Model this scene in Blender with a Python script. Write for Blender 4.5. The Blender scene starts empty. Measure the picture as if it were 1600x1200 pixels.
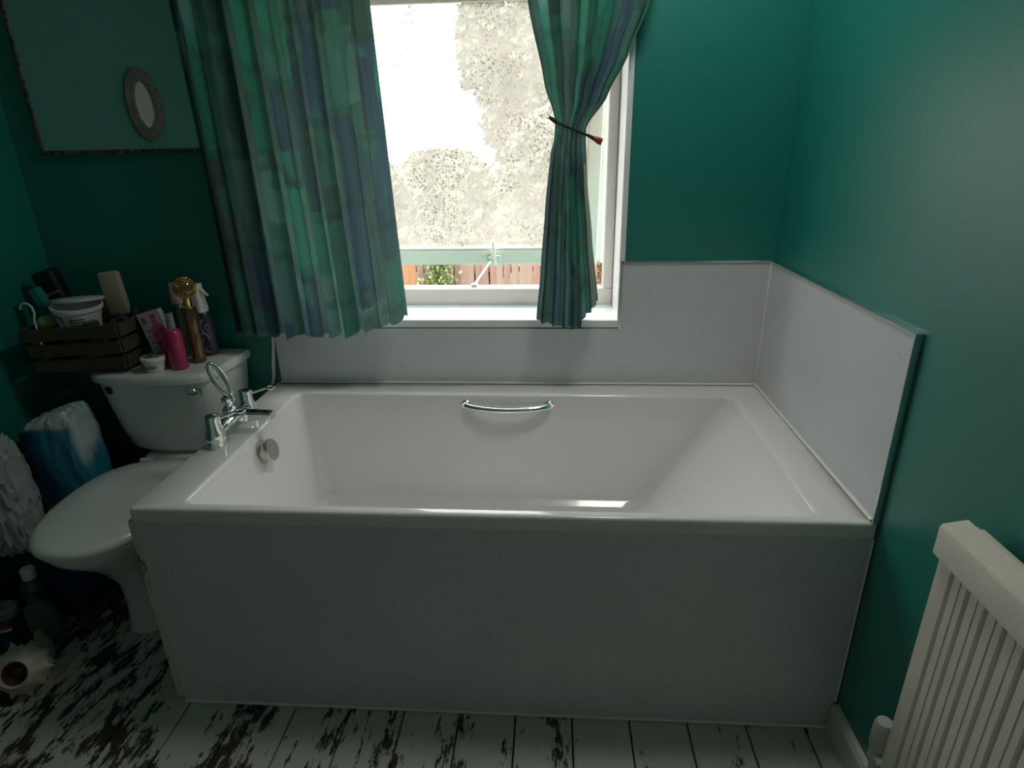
import bpy, bmesh, math, random
from mathutils import Vector, Matrix, noise
random.seed(7)
S = bpy.context.scene
COL = S.collection
PI = math.pi

# ------------------------------------------------------------------ camera
F_PX = 945.48; CAM = Vector((-0.7108, -1.9933, 1.3739)); PITCH, YAW, ROLL = 0.3680, -0.0692, -0.0184
fwd = Vector((math.sin(YAW)*math.cos(PITCH), math.cos(YAW)*math.cos(PITCH), -math.sin(PITCH)))
rgt = Vector((math.cos(YAW), -math.sin(YAW), 0)); upv = rgt.cross(fwd)
r2 = rgt*math.cos(ROLL)+upv*math.sin(ROLL); u2 = -rgt*math.sin(ROLL)+upv*math.cos(ROLL)
cam = bpy.data.objects.new('camera', bpy.data.cameras.new('camera')); COL.objects.link(cam)
cam.matrix_world = Matrix(((r2.x, u2.x, -fwd.x, CAM.x), (r2.y, u2.y, -fwd.y, CAM.y), (r2.z, u2.z, -fwd.z, CAM.z), (0, 0, 0, 1)))
cam.data.sensor_width = 36; cam.data.lens = F_PX/1600*36; cam.data.clip_start = .02; cam.data.clip_end = 300
S.camera = cam
# ------------------------------------------------------------------ world (bright overcast sky) and exposure
SKY = 4.6
w = bpy.data.worlds.new('overcast_sky'); S.world = w; w.use_nodes = True
nt = w.node_tree; nt.nodes.clear()
tc = nt.nodes.new('ShaderNodeTexCoord'); sx = nt.nodes.new('ShaderNodeSeparateXYZ'); cr = nt.nodes.new('ShaderNodeValToRGB')
bg = nt.nodes.new('ShaderNodeBackground'); wo = nt.nodes.new('ShaderNodeOutputWorld')
nt.links.new(tc.outputs['Generated'], sx.inputs[0]); nt.links.new(sx.outputs[2], cr.inputs[0]); nt.links.new(cr.outputs[0], bg.inputs[0]); nt.links.new(bg.outputs[0], wo.inputs[0])
cr.color_ramp.elements[0].position = 0; cr.color_ramp.elements[0].color = (.36, .365, .37, 1)
cr.color_ramp.elements[1].position = 1; cr.color_ramp.elements[1].color = (1.0, 1.0, 1.0, 1)
bg.inputs[1].default_value = SKY
portal = bpy.data.objects.new('window_portal', bpy.data.lights.new('window_portal', 'AREA')); COL.objects.link(portal)
portal.data.shape = 'RECTANGLE'; portal.data.size = 1.14; portal.data.size_y = 1.06; portal.data.cycles.is_portal = True
portal.location = (-1.05, .30, 1.37); portal.rotation_euler = (-PI/2, 0, 0)
vs = S.view_settings; vs.view_transform = 'Standard'; vs.look = 'None'; vs.exposure = 1.32; vs.gamma = 1; vs.use_curve_mapping = False

# ------------------------------------------------------------------ helpers
def tag(o, label=None, cat=None, group=None, kind=None):
    if label: o['label'] = label
    if cat: o['category'] = cat
    if group: o['group'] = group
    if kind: o['kind'] = kind
    return o
def thing(name, label, cat, loc=(0, 0, 0), rot=(0, 0, 0), group=None, kind=None):
    o = bpy.data.objects.new(name, None); COL.objects.link(o); o.empty_display_size = .05
    o.location = loc; o.rotation_euler = rot
    return tag(o, label, cat, group, kind)
def link_mesh(name, me, m, parent=None, world=True):
    if m is not None and not me.materials:
        for x in (m if isinstance(m, (list, tuple)) else [m]): me.materials.append(x)
    o = bpy.data.objects.new(name, me); COL.objects.link(o)
    if parent is not None:
        o.parent = parent
        if world: o.matrix_parent_inverse = parent.matrix_basis.inverted()
    return o
class B:
    def __init__(s): s.bm = bmesh.new(); s.uv = None
    def box(s, c, d, bev=0, rot=None, seg=1):
        r = bmesh.ops.create_cube(s.bm, size=1); vs_ = r['verts']
        for v in vs_: v.co = Vector((v.co.x*d[0], v.co.y*d[1], v.co.z*d[2]))
        if bev:
            es = list({e for v in vs_ for e in v.link_edges})
            b = bmesh.ops.bevel(s.bm, geom=es, offset=bev, segments=seg, affect='EDGES', profile=.5)
            vs_ = list({v for f in b['faces'] for v in f.verts} | {v for v in vs_ if v.is_valid})
        M = Matrix.Translation(c) @ (rot.to_4x4() if rot is not None else Matrix())
        for v in vs_: v.co = M @ v.co
        return s
    def b2(s, x0, x1, y0, y1, z0, z1, bev=0, seg=1): return s.box(((x0+x1)/2, (y0+y1)/2, (z0+z1)/2), (abs(x1-x0), abs(y1-y0), abs(z1-z0)), bev, None, seg)
    def loft(s, rings, cap0=True, cap1=True, closed=True):
        vr = [[s.bm.verts.new(p) for p in r] for r in rings]; n = len(vr[0])
        for a, b in zip(vr, vr[1:]):
            for i in range(n if closed else n-1):
                j = (i+1) % n
                try: s.bm.faces.new((a[i], a[j], b[j], b[i]))
                except ValueError: pass
        if cap0: s.bm.faces.new(vr[0][::-1])
        if cap1: s.bm.faces.new(vr[-1])
        return vr
    def lathe(s, prof, c=(0, 0, 0), n=20, sx=1, sy=1, cap0=True, cap1=True):
        s.loft([[(c[0]+sx*r*math.cos(2*PI*i/n), c[1]+sy*r*math.sin(2*PI*i/n), c[2]+z) for i in range(n)] for r, z in prof], cap0, cap1); return s
    def tube(s, path, r, n=10, closed=False, flat=1.0):
        P = [Vector(p) for p in path]; rings = []; N = len(P); prev = None
        rr = r if isinstance(r, (list, tuple)) else [r]*N
        for i, p in enumerate(P):
            a = P[(i-1) % N] if (closed or i) else P[0]; b = P[(i+1) % N] if (closed or i < N-1) else P[-1]
            t = (b-a).normalized()
            if prev is None: prev = t.orthogonal().normalized()
            x = (prev-t*prev.dot(t)).normalized(); prev = x; y = t.cross(x)
            rings.append([p+x*rr[i]*math.cos(2*PI*k/n)+y*rr[i]*flat*math.sin(2*PI*k/n) for k in range(n)])
        if closed: rings.append(rings[0]); s.loft(rings, False, False)
        else: s.loft(rings)
        return s
    def mesh(s, smooth=None, name='mesh'):
        bmesh.ops.remove_doubles(s.bm, verts=s.bm.verts, dist=1e-6)
        bmesh.ops.recalc_face_normals(s.bm, faces=s.bm.faces)
        me = bpy.data.meshes.new(name); s.bm.to_mesh(me); s.bm.free()
        if smooth:
            me.polygons.foreach_set('use_smooth', [True]*len(me.polygons)); me.set_sharp_from_angle(angle=math.radians(smooth))
        return me
    def obj(s, name, m, parent=None, smooth=None, world=True): return link_mesh(name, s.mesh(smooth, name), m, parent, world)
def rrect(x0, x1, y0, y1, r, z, n=6):
    pts = []
    for cx, cy, a0 in ((x1-r, y1-r, 0), (x0+r, y1-r, PI/2), (x0+r, y0+r, PI), (x1-r, y0+r, 1.5*PI)):
        for k in range(n+1):
            a = a0+PI/2*k/n; pts.append((cx+r*math.cos(a), cy+r*math.sin(a), z))
    return pts
def text_mesh(txt, size, depth=.0004):
    cu = bpy.data.curves.new('lettering', 'FONT'); cu.body = txt; cu.size = size; cu.align_x = 'CENTER'; cu.align_y = 'CENTER'; cu.extrude = depth
    o = bpy.data.objects.new('lettering_tmp', cu); COL.objects.link(o)
    dg = bpy.context.evaluated_depsgraph_get(); me = bpy.data.meshes.new_from_object(o.evaluated_get(dg))
    bpy.data.objects.remove(o); bpy.data.curves.remove(cu); me.materials.clear()
    return me
def copy_thing(o, loc=None, rot=None, label=None):
    c = o.copy(); COL.objects.link(c)
    if loc is not None: c.location = loc
    if rot is not None: c.rotation_euler = rot
    if label: c['label'] = label
    for ch in o.children:
        k = ch.copy(); COL.objects.link(k); k.parent = c
    return c

# ------------------------------------------------------------------ materials
class N:
    def __init__(s, name):
        s.m = bpy.data.materials.new(name); s.m.use_nodes = True; s.t = s.m.node_tree; s.t.nodes.clear()
        s.out = s('OutputMaterial')
    def __call__(s, typ, ins=None, **kw):
        n = s.t.nodes.new('ShaderNode'+typ)
        for k, v in kw.items(): setattr(n, k, v)
        for k, v in (ins or {}).items(): s.set(n, k, v)
        return n
    def set(s, n, k, v):
        if isinstance(v, bpy.types.NodeSocket): s.t.links.new(v, n.inputs[k])
        else:
            if isinstance(v, tuple) and len(v) == 3 and n.inputs[k].type == 'RGBA': v = v+(1,)
            n.inputs[k].default_value = v
    def math(s, op, a, b=0, c=0):
        n = s('Math', operation=op); s.set(n, 0, a); s.set(n, 1, b); s.set(n, 2, c); return n.outputs[0]
    def mix(s, f, a, b, mode='MIX'):
        n = s('Mix', data_type='RGBA', blend_type=mode); s.set(n, 0, f); s.set(n, 6, a); s.set(n, 7, b); return n.outputs[2]
    def ramp(s, f, stops, interp='LINEAR'):
        n = s('ValToRGB'); n.color_ramp.interpolation = interp; e = n.color_ramp.elements
        while len(e) > 1: e.remove(e[-1])
        e[0].position = stops[0][0]; e[0].color = tuple(stops[0][1])+(1,)
        for p, c in stops[1:]:
            x = e.new(p); x.color = tuple(c)+(1,)
        s.set(n, 0, f); return n.outputs[0]
    def pos(s): return s('NewGeometry').outputs['Position']
    def objc(s): return s('TexCoord').outputs['Object']
    def mapped(s, vec, sc): return s('Mapping', {'Vector': vec, 'Scale': sc}).outputs[0]
    def noise(s, vec, scale, detail=3, rough=.5): return s('TexNoise', {'Vector': vec, 'Scale': scale, 'Detail': detail, 'Roughness': rough}).outputs[0]
    def bump(s, h, st=.2, d=.01): return s('Bump', {'Height': h, 'Strength': st, 'Distance': d}).outputs[0]
    def principled(s, **k):
        n = s('BsdfPrincipled')
        for a, v in k.items(): s.set(n, a.replace('_', ' '), v)
        return n.outputs[0]
    def done(s, sh): s.t.links.new(sh, s.out.inputs[0]); return s.m
def gv(c): return (c, c, c)
def pm(name, col, rough=.5, metal=0, var=.08, sc=12, bump=0, trans=0, coat=0, spec=.5):
    n = N(name); v = n.noise(n.objc(), sc, 3)
    c = n.mix(v, tuple(x*(1-var) for x in col), tuple(min(1, x*(1+var)) for x in col))
    k = dict(Base_Color=c, Roughness=rough, Metallic=metal, Transmission_Weight=trans, Coat_Weight=coat, Specular_IOR_Level=spec)
    if bump: k['Normal'] = n.bump(n.noise(n.objc(), sc*6, 4), bump, .004)
    return n.done(n.principled(**k))
def mat_wall():
    n = N('teal_satin_wall_paint'); p = n.pos()
    c = n.mix(n.noise(p, 2.2, 4), (.003, .172, .138), (.006, .208, .170))
    h = n.noise(p, 90, 3, .6); h2 = n.noise(p, 14, 3)
    nb = n.bump(n.math('ADD', h, h2), .10, .004)
    return n.done(n.principled(Base_Color=c, Roughness=.42, Normal=nb, Specular_IOR_Level=.85))
def mat_panel():
    n = N('white_sparkle_panel'); p = n.pos()
    v = n('TexVoronoi', {'Vector': p, 'Scale': 95.0}, feature='F1'); wn = n('TexWhiteNoise', {'Vector': v.outputs['Position']}, noise_dimensions='3D').outputs[0]
    speck = n.math('MULTIPLY', n.math('LESS_THAN', v.outputs['Distance'], .18), n.math('GREATER_THAN', wn, .72))
    v2 = n('TexVoronoi', {'Vector': p, 'Scale': 260.0}, feature='F1'); wn2 = n('TexWhiteNoise', {'Vector': v2.outputs['Position']}, noise_dimensions='3D').outputs[0]
    sp2 = n.math('MULTIPLY', n.math('LESS_THAN', v2.outputs['Distance'], .3), n.math('GREATER_THAN', wn2, .8))
    base = n.mix(n.noise(p, 5, 3), (.60, .62, .64), (.66, .68, .70))
    c = n.mix(n.math('MULTIPLY', sp2, .22), base, (.35, .37, .40)); c = n.mix(n.math('MULTIPLY', speck, .75), c, (.22, .23, .26))
    return n.done(n.principled(Base_Color=c, Roughness=.22))
def mat_plank():
    n = N('chipped_white_floorboard_paint'); p = n.pos()
    s1 = n.noise(n.mapped(p, (30, 11, 1)), 1.0, 9, .72); s2 = n.noise(n.mapped(p, (7, 3, 1)), 1.0, 3, .5); s3 = n.noise(n.mapped(p, (120, 12, 1)), 1.0, 4, .6)
    x = n('SeparateXYZ', {0: p}).outputs[0]
    wear = n('MapRange', {'Value': x, 1: -1.75, 2: -.35, 3: .495, 4: .43}).outputs[0]
    q = n.math('ADD', n.math('ADD', n.math('MULTIPLY', s1, .55), n.math('MULTIPLY', s2, .30)), n.math('MULTIPLY', s3, .15))
    f = n('MapRange', {'Value': n.math('SUBTRACT', q, wear), 1: -.012, 2: .012}).outputs[0]
    paint = n.mix(n.noise(p, 9, 4), (.50, .51, .47), (.62, .62, .58)); wood = n.mix(s3, (.022, .016, .012), (.075, .055, .042))
    c = n.mix(f, wood, paint)
    nb = n.bump(n.math('ADD', f, n.math('MULTIPLY', s3, .5)), .5, .002)
    return n.done(n.principled(Base_Color=c, Roughness=n('MapRange', {'Value': f, 3: .75, 4: .45}).outputs[0], Normal=nb))
def mat_curtain():
    n = N('painterly_patchwork_curtain'); uv = n('TexCoord').outputs['UV']; sp = n('SeparateXYZ', {0: uv}); u, v = sp.outputs[0], sp.outputs[1]
    pal = [(0, (.02, .15, .11)), (.14, (.055, .065, .085)), (.27, (.03, .20, .14)), (.38, (.020, .026, .085)), (.50, (.07, .19, .16)), (.60, (.035, .06, .058)), (.72, (.012, .26, .17)), (.78, (.03, .055, .13)), (.88, (.09, .13, .13)), (.97, (.14, .32, .30))]
    def layer(cw, chh, seed):
        jit = n.noise(n('CombineXYZ', {0: n.math('MULTIPLY', u, 160), 1: n.math('MULTIPLY', v, 3), 2: seed}).outputs[0], 1, 2)
        ju = n.noise(n('CombineXYZ', {0: n.math('MULTIPLY', u, 3), 1: n.math('MULTIPLY', v, 40), 2: seed}).outputs[0], 1, 2)
        uu = n.math('ADD', u, n.math('MULTIPLY', n.math('SUBTRACT', ju, .5), .012))
        col = n.math('FLOOR', n.math('DIVIDE', uu, cw))
        off = n('TexWhiteNoise', {'Vector': n('CombineXYZ', {0: col, 1: seed}).outputs[0]}, noise_dimensions='3D').outputs[0]
        vv = n.math('ADD', n.math('ADD', n.math('DIVIDE', v, chh), n.math('MULTIPLY', off, 7.3)), n.math('MULTIPLY', jit, .22))
        row = n.math('FLOOR', vv); fr = n.math('FRACT', vv)
        wn = n('TexWhiteNoise', {'Vector': n('CombineXYZ', {0: col, 1: row, 2: seed+2.5}).outputs[0]}, noise_dimensions='3D').outputs[0]
        return n.ramp(wn, pal, 'CONSTANT'), fr
    a, fa = layer(.15, .27, 1.0); b, fb = layer(.085, .20, 9.0)
    st = n.noise(n.mapped(uv, (90, 4, 1)), 1.0, 5, .6)
    sel = n('MapRange', {'Value': n.noise(n.mapped(uv, (9, 5, 1)), 1.0, 2), 1: .46, 2: .54}).outputs[0]
    c = n.mix(n.math('MULTIPLY', sel, .8), a, b)
    c = n.mix(n('MapRange', {'Value': st, 1: .28, 2: .70, 3: 0, 4: .8}).outputs[0], c, n.mix(.5, c, (.09, .24, .20)))
    c = n.mix(n.math('MULTIPLY', n.math('LESS_THAN', fa, .10), .4), c, (.01, .045, .04))
    # a few small red brush dabs
    rv = n('TexVoronoi', {'Vector': n.mapped(uv, (4.5, 3.2, 1)), 'Scale': 1.0}, feature='F1')
    c = n.mix(n.math('LESS_THAN', rv.outputs['Distance'], .035), c, (.55, .05, .07))
    wv = n.bump(n.noise(n.mapped(uv, (500, 500, 1)), 1.0, 2), .15, .001)
    d = n.principled(Base_Color=c, Roughness=.85, Specular_IOR_Level=.15, Normal=wv)
    t = n('BsdfTranslucent', {'Color': n.mix(.35, c, (.35, .55, .48))}).outputs[0]
    return n.done(n('MixShader', {0: .16, 1: d, 2: t}).outputs[0])
def mat_pane():
    n = N('condensation_covered_glass'); p = n.objc(); z = n('SeparateXYZ', {0: p}).outputs[2]
    v = n('TexVoronoi', {'Vector': p, 'Scale': 115.0, 'Randomness': 1.0}, feature='F1'); wn = n('TexWhiteNoise', {'Vector': v.outputs['Position']}, noise_dimensions='3D').outputs[0]
    drop = n.math('LESS_THAN', v.outputs['Distance'], n.math('MULTIPLY', wn, .55))
    patch = n('MapRange', {'Value': n.noise(p, 5, 5, .65), 1: .42, 2: .60}).outputs[0]
    up = n('MapRange', {'Value': n.math('ADD', z, n.math('MULTIPLY', n.noise(p, 6, 3), .25)), 1: -.62, 2: -.45}).outputs[0]
    dm = n.math('MULTIPLY', n.math('MULTIPLY', drop, patch), up)
    haze = n.math('ADD', .10, n.math('MULTIPLY', n.noise(p, 9, 4), .09))
    tr = n('BsdfTransparent', {'Color': (.96, .97, .96, 1)}).outputs[0]
    tl = n('BsdfTranslucent', {'Color': (.66, .62, .54, 1)}).outputs[0]
    gl = n('BsdfGlossy', {'Color': (1, 1, 1, 1), 'Roughness': .12}).outputs[0]
    a = n('MixShader', {0: haze, 1: tr, 2: tl}).outputs[0]
    dd = n('BsdfTranslucent', {'Color': (.07, .065, .05, 1)}).outputs[0]
    a = n('MixShader', {0: n.math('MULTIPLY', dm, .75), 1: a, 2: dd}).outputs[0]
    a = n('MixShader', {0: .035, 1: a, 2: gl}).outputs[0]
    return n.done(a)
def mat_two(name, c1, c2, sc, thr=.5, soft=.05, stretch=(1, 1, 1), rough=.6, bump=0, detail=4):
    n = N(name); f0 = n.noise(n.mapped(n.objc(), stretch), sc, detail, .6)
    f = n('MapRange', {'Value': f0, 1: thr-soft, 2: thr+soft}).outputs[0]
    k = dict(Base_Color=n.mix(f, c1, c2), Roughness=rough)
    if bump: k['Normal'] = n.bump(f0, bump, .004)
    return n.done(n.principled(**k))
M = {}
M['wall'] = mat_wall(); M['panel'] = mat_panel(); M['plank'] = mat_plank(); M['curtain'] = mat_curtain(); M['pane'] = mat_pane()
M['ceiling'] = pm('white_ceiling_paint', (.78, .78, .76), .8)
M['acrylic'] = pm('white_acrylic', (.80, .79, .77), .16, var=.01, coat=.3)
M['ceramic'] = pm('white_ceramic', (.72, .75, .73), .12, var=.015, coat=.4)
M['seat'] = pm('white_seat_plastic', (.70, .75, .73), .22, var=.015)
M['chrome'] = pm('chrome', (.86, .87, .88), .06, 1, .02)
M['brushed'] = pm('brushed_chrome', (.62, .60, .58), .28, 1, .04, 40)
M['trim_metal'] = pm('aluminium_edge_trim', (.72, .75, .76), .22, 1, .04)
M['frame'] = pm('white_window_paint', (.88, .83, .77), .38, var=.03, bump=.05)
M['upvc'] = pm('white_plastic', (.82, .82, .83), .28, var=.015)
M['seal'] = pm('white_sealant', (.80, .80, .79), .4, var=.03)
M['radiator'] = pm('cream_radiator_enamel', (.72, .69, .59), .38, var=.05, sc=20, bump=.12)
M['skirting'] = pm('white_gloss_skirting', (.60, .61, .57), .35, var=.06, bump=.1)
M['pipe'] = pm('painted_pipe', (.55, .56, .52), .4, var=.08, bump=.1)
M['black'] = pm('black_plastic', (.012, .012, .015), .35, var=.2)
M['hair'] = pm('black_elastic', (.015, .015, .017), .8, var=.2)
M['red'] = pm('red_plastic', (.55, .035, .06), .5)
M['lining'] = pm('pale_sage_curtain_lining', (.33, .40, .32), .9, var=.1)
M['ply'] = mat_two('flaking_painted_batten', (.06, .05, .04), (.62, .62, .57), 7, .37, .05, (3, 3, 1.2), .6, .3)
M['crate'] = mat_two('dark_stained_crate_wood', (.035, .028, .022), (.085, .068, .052), 14, .5, .2, (2, 6, 9), .7, .4)
M['mirror'] = pm('mirror_silvering', (.84, .88, .86), .015, 1, .02)
nm = N('dusty_wall_mirror'); M['dusty'] = nm.done(nm('MixShader', {0: .10, 1: nm.principled(Base_Color=(.86, .88, .87, 1), Metallic=1.0, Roughness=.02), 2: nm('BsdfDiffuse', {'Color': nm.mix(nm.noise(nm.objc(), 9, 3), (.55, .58, .57), (.75, .77, .76))}).outputs[0]}).outputs[0])
M['mirror_edge'] = mat_two('speckled_mirror_edge', (.02, .02, .018), (.16, .13, .11), 60, .52, .12, (1, 1, 1), .35)
M['pewter'] = mat_two('tarnished_pewter', (.05, .05, .045), (.17, .165, .15), 70, .5, .15, (1, 1, 1), .5, .5)
M['shell'] = mat_two('weathered_seashell', (.42, .37, .28), (.64, .59, .48), 22, .5, .25, (1, 1, 1), .6, .4)
M['shell_in'] = pm('dark_shell_mouth', (.08, .04, .03), .35)

# ------------------------------------------------------------------ dimensions
XL, YF, ZC = -2.445, -2.85, 2.40          # left wall, wall behind the camera, ceiling
W, H, HP, L = .835, .607, 1.029, 1.70     # bath width, height, splashback top, bath length
WX0, WX1, WZ0, WZ1, WD = -1.62, -.485, .838, 1.93, .34   # window opening and wall depth

# ------------------------------------------------------------------ room shell
fl = B().b2(XL-.1, .1, YF-.1, .4, -.10, -.022).obj('floor', pm('dark_subfloor', (.03, .025, .02), .9)); tag(fl, 'dark boards under the chipped white floorboards', 'floor', kind='structure')
pw = .1465; me = None; x = -.505-10*pw*0
edges = [-.505+k*pw for k in range(-14, 5)]
for i in range(len(edges)-1):
    a, b = max(edges[i], XL), min(edges[i+1], 0)
    if b-a < .01: continue
    B().b2(a+.0022, b-.0022, YF, 0, -.022, random.uniform(-.0015, 0), .0015).obj('plank', M['plank'], fl)
def struct(name, b, m, label, cat='wall', smooth=None): return tag(b.obj(name, m, None, smooth), label, cat, kind='structure')
bw = B()
bw.b2(XL-.1, WX0, 0, WD, -.1, ZC); bw.b2(WX1, .1, 0, WD, -.1, ZC); bw.b2(WX0, WX1, 0, WD, -.1, WZ0-.03); bw.b2(WX0, WX1, 0, WD, WZ1, ZC)
struct('wall_back', bw, M['wall'], 'teal painted wall around the window behind bath and toilet')
struct('wall_right', B().b2(0, .1, YF-.1, 0, -.1, ZC), M['wall'], 'teal satin painted wall behind the radiator')
struct('wall_left', B().b2(XL-.1, XL, YF-.1, 0, -.1, ZC), M['wall'], 'teal painted wall beside the toilet')
struct('wall_front', B().b2(XL, 0, YF-.1, YF, -.1, ZC), M['ceiling'], 'white painted wall opposite the window')
struct('ceiling', B().b2(XL-.1, .1, YF-.1, WD, ZC, ZC+.1), M['ceiling'], 'plain white ceiling', 'ceiling')
b = B(); b.loft([[(-.0005, y, .0005), (-.018, y, .0005), (-.018, y, .078), (-.012, y, .090), (-.0005, y, .092)] for y in (-.842, YF)])
struct('baseboard_right', b, M['skirting'], 'white gloss skirting board under the radiator', 'baseboard')

# ------------------------------------------------------------------ window
win = thing('window_1', 'white wooden window with a steamed-up top-hung pane propped open', 'window', ((WX0+WX1)/2, .2, WZ0), kind='structure')
B().b2(WX0, WX1, -.004, .20, WZ0-.028, WZ0, .003).obj('window_sill', M['upvc'], win)
B().b2(WX1-.006, WX1, -.004, .20, WZ0, WZ1).obj('reveal_lining', M['upvc'], win); B().b2(WX0, WX0+.006, -.004, .20, WZ0, WZ1).obj('reveal_lining', M['upvc'], win)
B().b2(WX0, WX1, -.004, .20, WZ1-.006, WZ1).obj('reveal_lining', M['upvc'], win)
B().b2(WX1-.008, WX1+.010, -.010, -.004, HP, WZ1, .002).obj('corner_bead', M['upvc'], win)
FZ0 = .902
B().b2(WX0+.006, WX1-.006, .20, .27, WZ0, FZ0, .004).obj('bottom_rail', M['frame'], win)
B().b2(WX0+.006, WX1-.006, .20, .27, 1.88, WZ1, .004).obj('top_rail', M['frame'], win)
B().b2(WX0+.006, WX0+.046, .20, .335, FZ0, 1.88, .004).obj('jamb', M['frame'], win); B().b2(WX1-.042, WX1-.006, .20, .335, FZ0, 1.88, .004).obj('jamb', M['frame'], win)
rb = B().b2(WX1-.060, WX1-.043, .255, .269, FZ0+.004, .985, .002).obj('rusty_hinge', mat_two('rusty_flaking_paint', (.22, .09, .03), (.75, .55, .36), 90, .5, .08), win); rb['label'] = 'rusty orange hinge strip'
# the opened sash, hinged at its head
HZ, HY, SH, TH = 1.875, .272, .972, math.radians(14.5)
SX0, SX1 = WX0+.050, WX1-.044
def sash_pt(x, d, t): return (x, HY+d*math.sin(TH)+t*math.cos(TH), HZ-d*math.cos(TH)+t*math.sin(TH))
sash = thing('sash_tmp', None, None); bpy.data.objects.remove(sash)
Rs = Matrix.Rotation(TH, 3, 'X')
def sash_box(name, x0, x1, d0, d1, t0, t1, m, parent, bev=.004):
    c = sash_pt((x0+x1)/2, (d0+d1)/2, (t0+t1)/2); return B().box(c, (x1-x0, t1-t0, d1-d0), bev, Rs).obj(name, m, parent)
sr = sash_box('sash_bottom_rail', SX0, SX1, SH-.062, SH, 0, .042, M['frame'], win)
sash_box('sash_top_rail', SX0, SX1, 0, .05, 0, .042, M['frame'], win)
sash_box('sash_stile', SX0, SX0+.05, .05, SH-.062, 0, .042, M['frame'], win); sash_box('sash_stile', SX1-.05, SX1, .05, SH-.062, 0, .042, M['frame'], win)
sash_box('sash_lip', SX1-.002, SX1+.020, .18, SH, .031, .042, M['frame'], win, .002)
sash_box('glazing_bead', SX0+.05, SX1-.05, SH-.072, SH-.062, .004, .02, M['frame'], win, .002)
sash_box('glazing_bead', SX1-.060, SX1-.05, .05, SH-.072, .004, .02, M['frame'], win, .002)
pane = thing('tmp', None, None); bpy.data.objects.remove(pane)
pb = B().box((0, 0, 0), (SX1-SX0-.1, .004, SH-.112))
pane = link_mesh('glass_pane', pb.mesh(None, 'glass_pane'), M['pane'], None)
pane.location = sash_pt((SX0+SX1)/2, (SH-.012)/2, .026); pane.rotation_euler = (TH, 0, 0); pane.parent = win; pane.matrix_parent_inverse = win.matrix_basis.inverted()
pane['label'] = 'pane covered in condensation droplets'
# casement stay: handle on the sash, bar down to the frame
fx = -.948
hb = B(); p0 = sash_pt(fx, SH-.105, -.012); p1 = sash_pt(fx-.004, SH-.005, -.012)
hb.tube([sash_pt(fx, SH-.108, -.014), sash_pt(fx, SH-.06, -.013), sash_pt(fx-.002, SH-.006, -.012)], [.006, .008, .012], 10)
hb.box(sash_pt(fx+.004, SH-.03, -.005), (.05, .009, .03), .003, Rs)
hd = hb.obj('fastener_handle', M['upvc'], win, 40)
B().tube([sash_pt(fx-.018, SH-.035, -.02), sash_pt(fx-.018, SH-.035, -.006)], .012, 12).obj('pivot_boss', M['brushed'], hd)
st = B(); q0 = Vector(sash_pt(fx-.012, SH-.025, -.018)); q1 = Vector((-.999, .232, FZ0+.008))
st.tube([q0, q0.lerp(q1, .5), q1], .0042, 8); st.b2(-1.012, -.986, .222, .246, FZ0, FZ0+.012, .003)
st.obj('stay_bar', M['upvc'], win, 40)

# ------------------------------------------------------------------ curtains
def curtain_mesh(nu, nv, fn, ulen, vlen, lin=None):
    bm = bmesh.new(); uvl = bm.loops.layers.uv.new('UVMap'); g = []
    for j in range(nv+1):
        g.append([bm.verts.new(fn(i/nu, j/nv)) for i in range(nu+1)])
    for j in range(nv):
        for i in range(nu):
            f = bm.faces.new((g[j][i], g[j][i+1], g[j+1][i+1], g[j+1][i])); f.smooth = True
            for l, (a, c) in zip(f.loops, ((i, j), (i+1, j), (i+1, j+1), (i, j+1))): l[uvl].uv = (a/nu*ulen, c/nv*vlen)
            if lin and lin((i+.5)/nu, (j+.5)/nv): f.material_index = 1
    me = bpy.data.meshes.new('curtain'); bm.to_mesh(me); bm.free(); return me
def interp(tab, t):
    if t <= tab[0][0]: return tab[0][1]
    for (a, p), (b_, q) in zip(tab, tab[1:]):
        if t <= b_:
            k = (t-a)/(b_-a); k = k*k*(3-2*k)*.4+k*.6; return p+(q-p)*k
    return tab[-1][1]
HEM_L = [(0, .808), (.12, .806), (.3, .803), (.5, .806), (.7, .815), (.8, .826), (.9, .848), (1, .868)]
def cl(u, v):
    x0 = -1.800+(1-v)*.022; x1 = -1.228+(1-v)*.046; ztop = 2.05
    zb = interp(HEM_L, u)+.006*math.sin(u*71+1); z = zb+(ztop-zb)*v
    ph = u*2*PI*8.5+.9*math.sin(u*11)+.35*math.sin(v*3.1+u*9)
    amp = .031*(.55+.45*(1-v))*(.75+.35*math.sin(u*17+2))
    x = x0+(x1-x0)*u+.006*math.sin(2*ph+1)*(.4+.6*(1-v))
    return (x, -.088+amp*math.sin(ph)+.004*math.sin(u*2*PI*19+v*2)*(.3+.7*(1-v)), z)
lc = thing('curtain', 'wide loose patchwork curtain hanging beside the oval-reflecting wall mirror', 'curtain', (-1.5, -.088, .81))
lc['label'] = 'wide untied blue and green patchwork curtain above the taps'
link_mesh('fabric', curtain_mesh(170, 60, cl, 1.05, 1.24), M['curtain'], lc)
EL = [(.853, -.761), (1.021, -.746), (1.198, -.732), (1.364, -.716), (1.415, -.706), (1.451, -.704), (1.553, -.737), (1.76, -.786), (2.05, -.86)]
ER = [(.853, -.556), (.917, -.560), (1.12, -.585), (1.29, -.604), (1.40, -.613), (1.435, -.612), (1.516, -.553), (1.628, -.495), (1.75, -.445), (2.05, -.385)]
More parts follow.
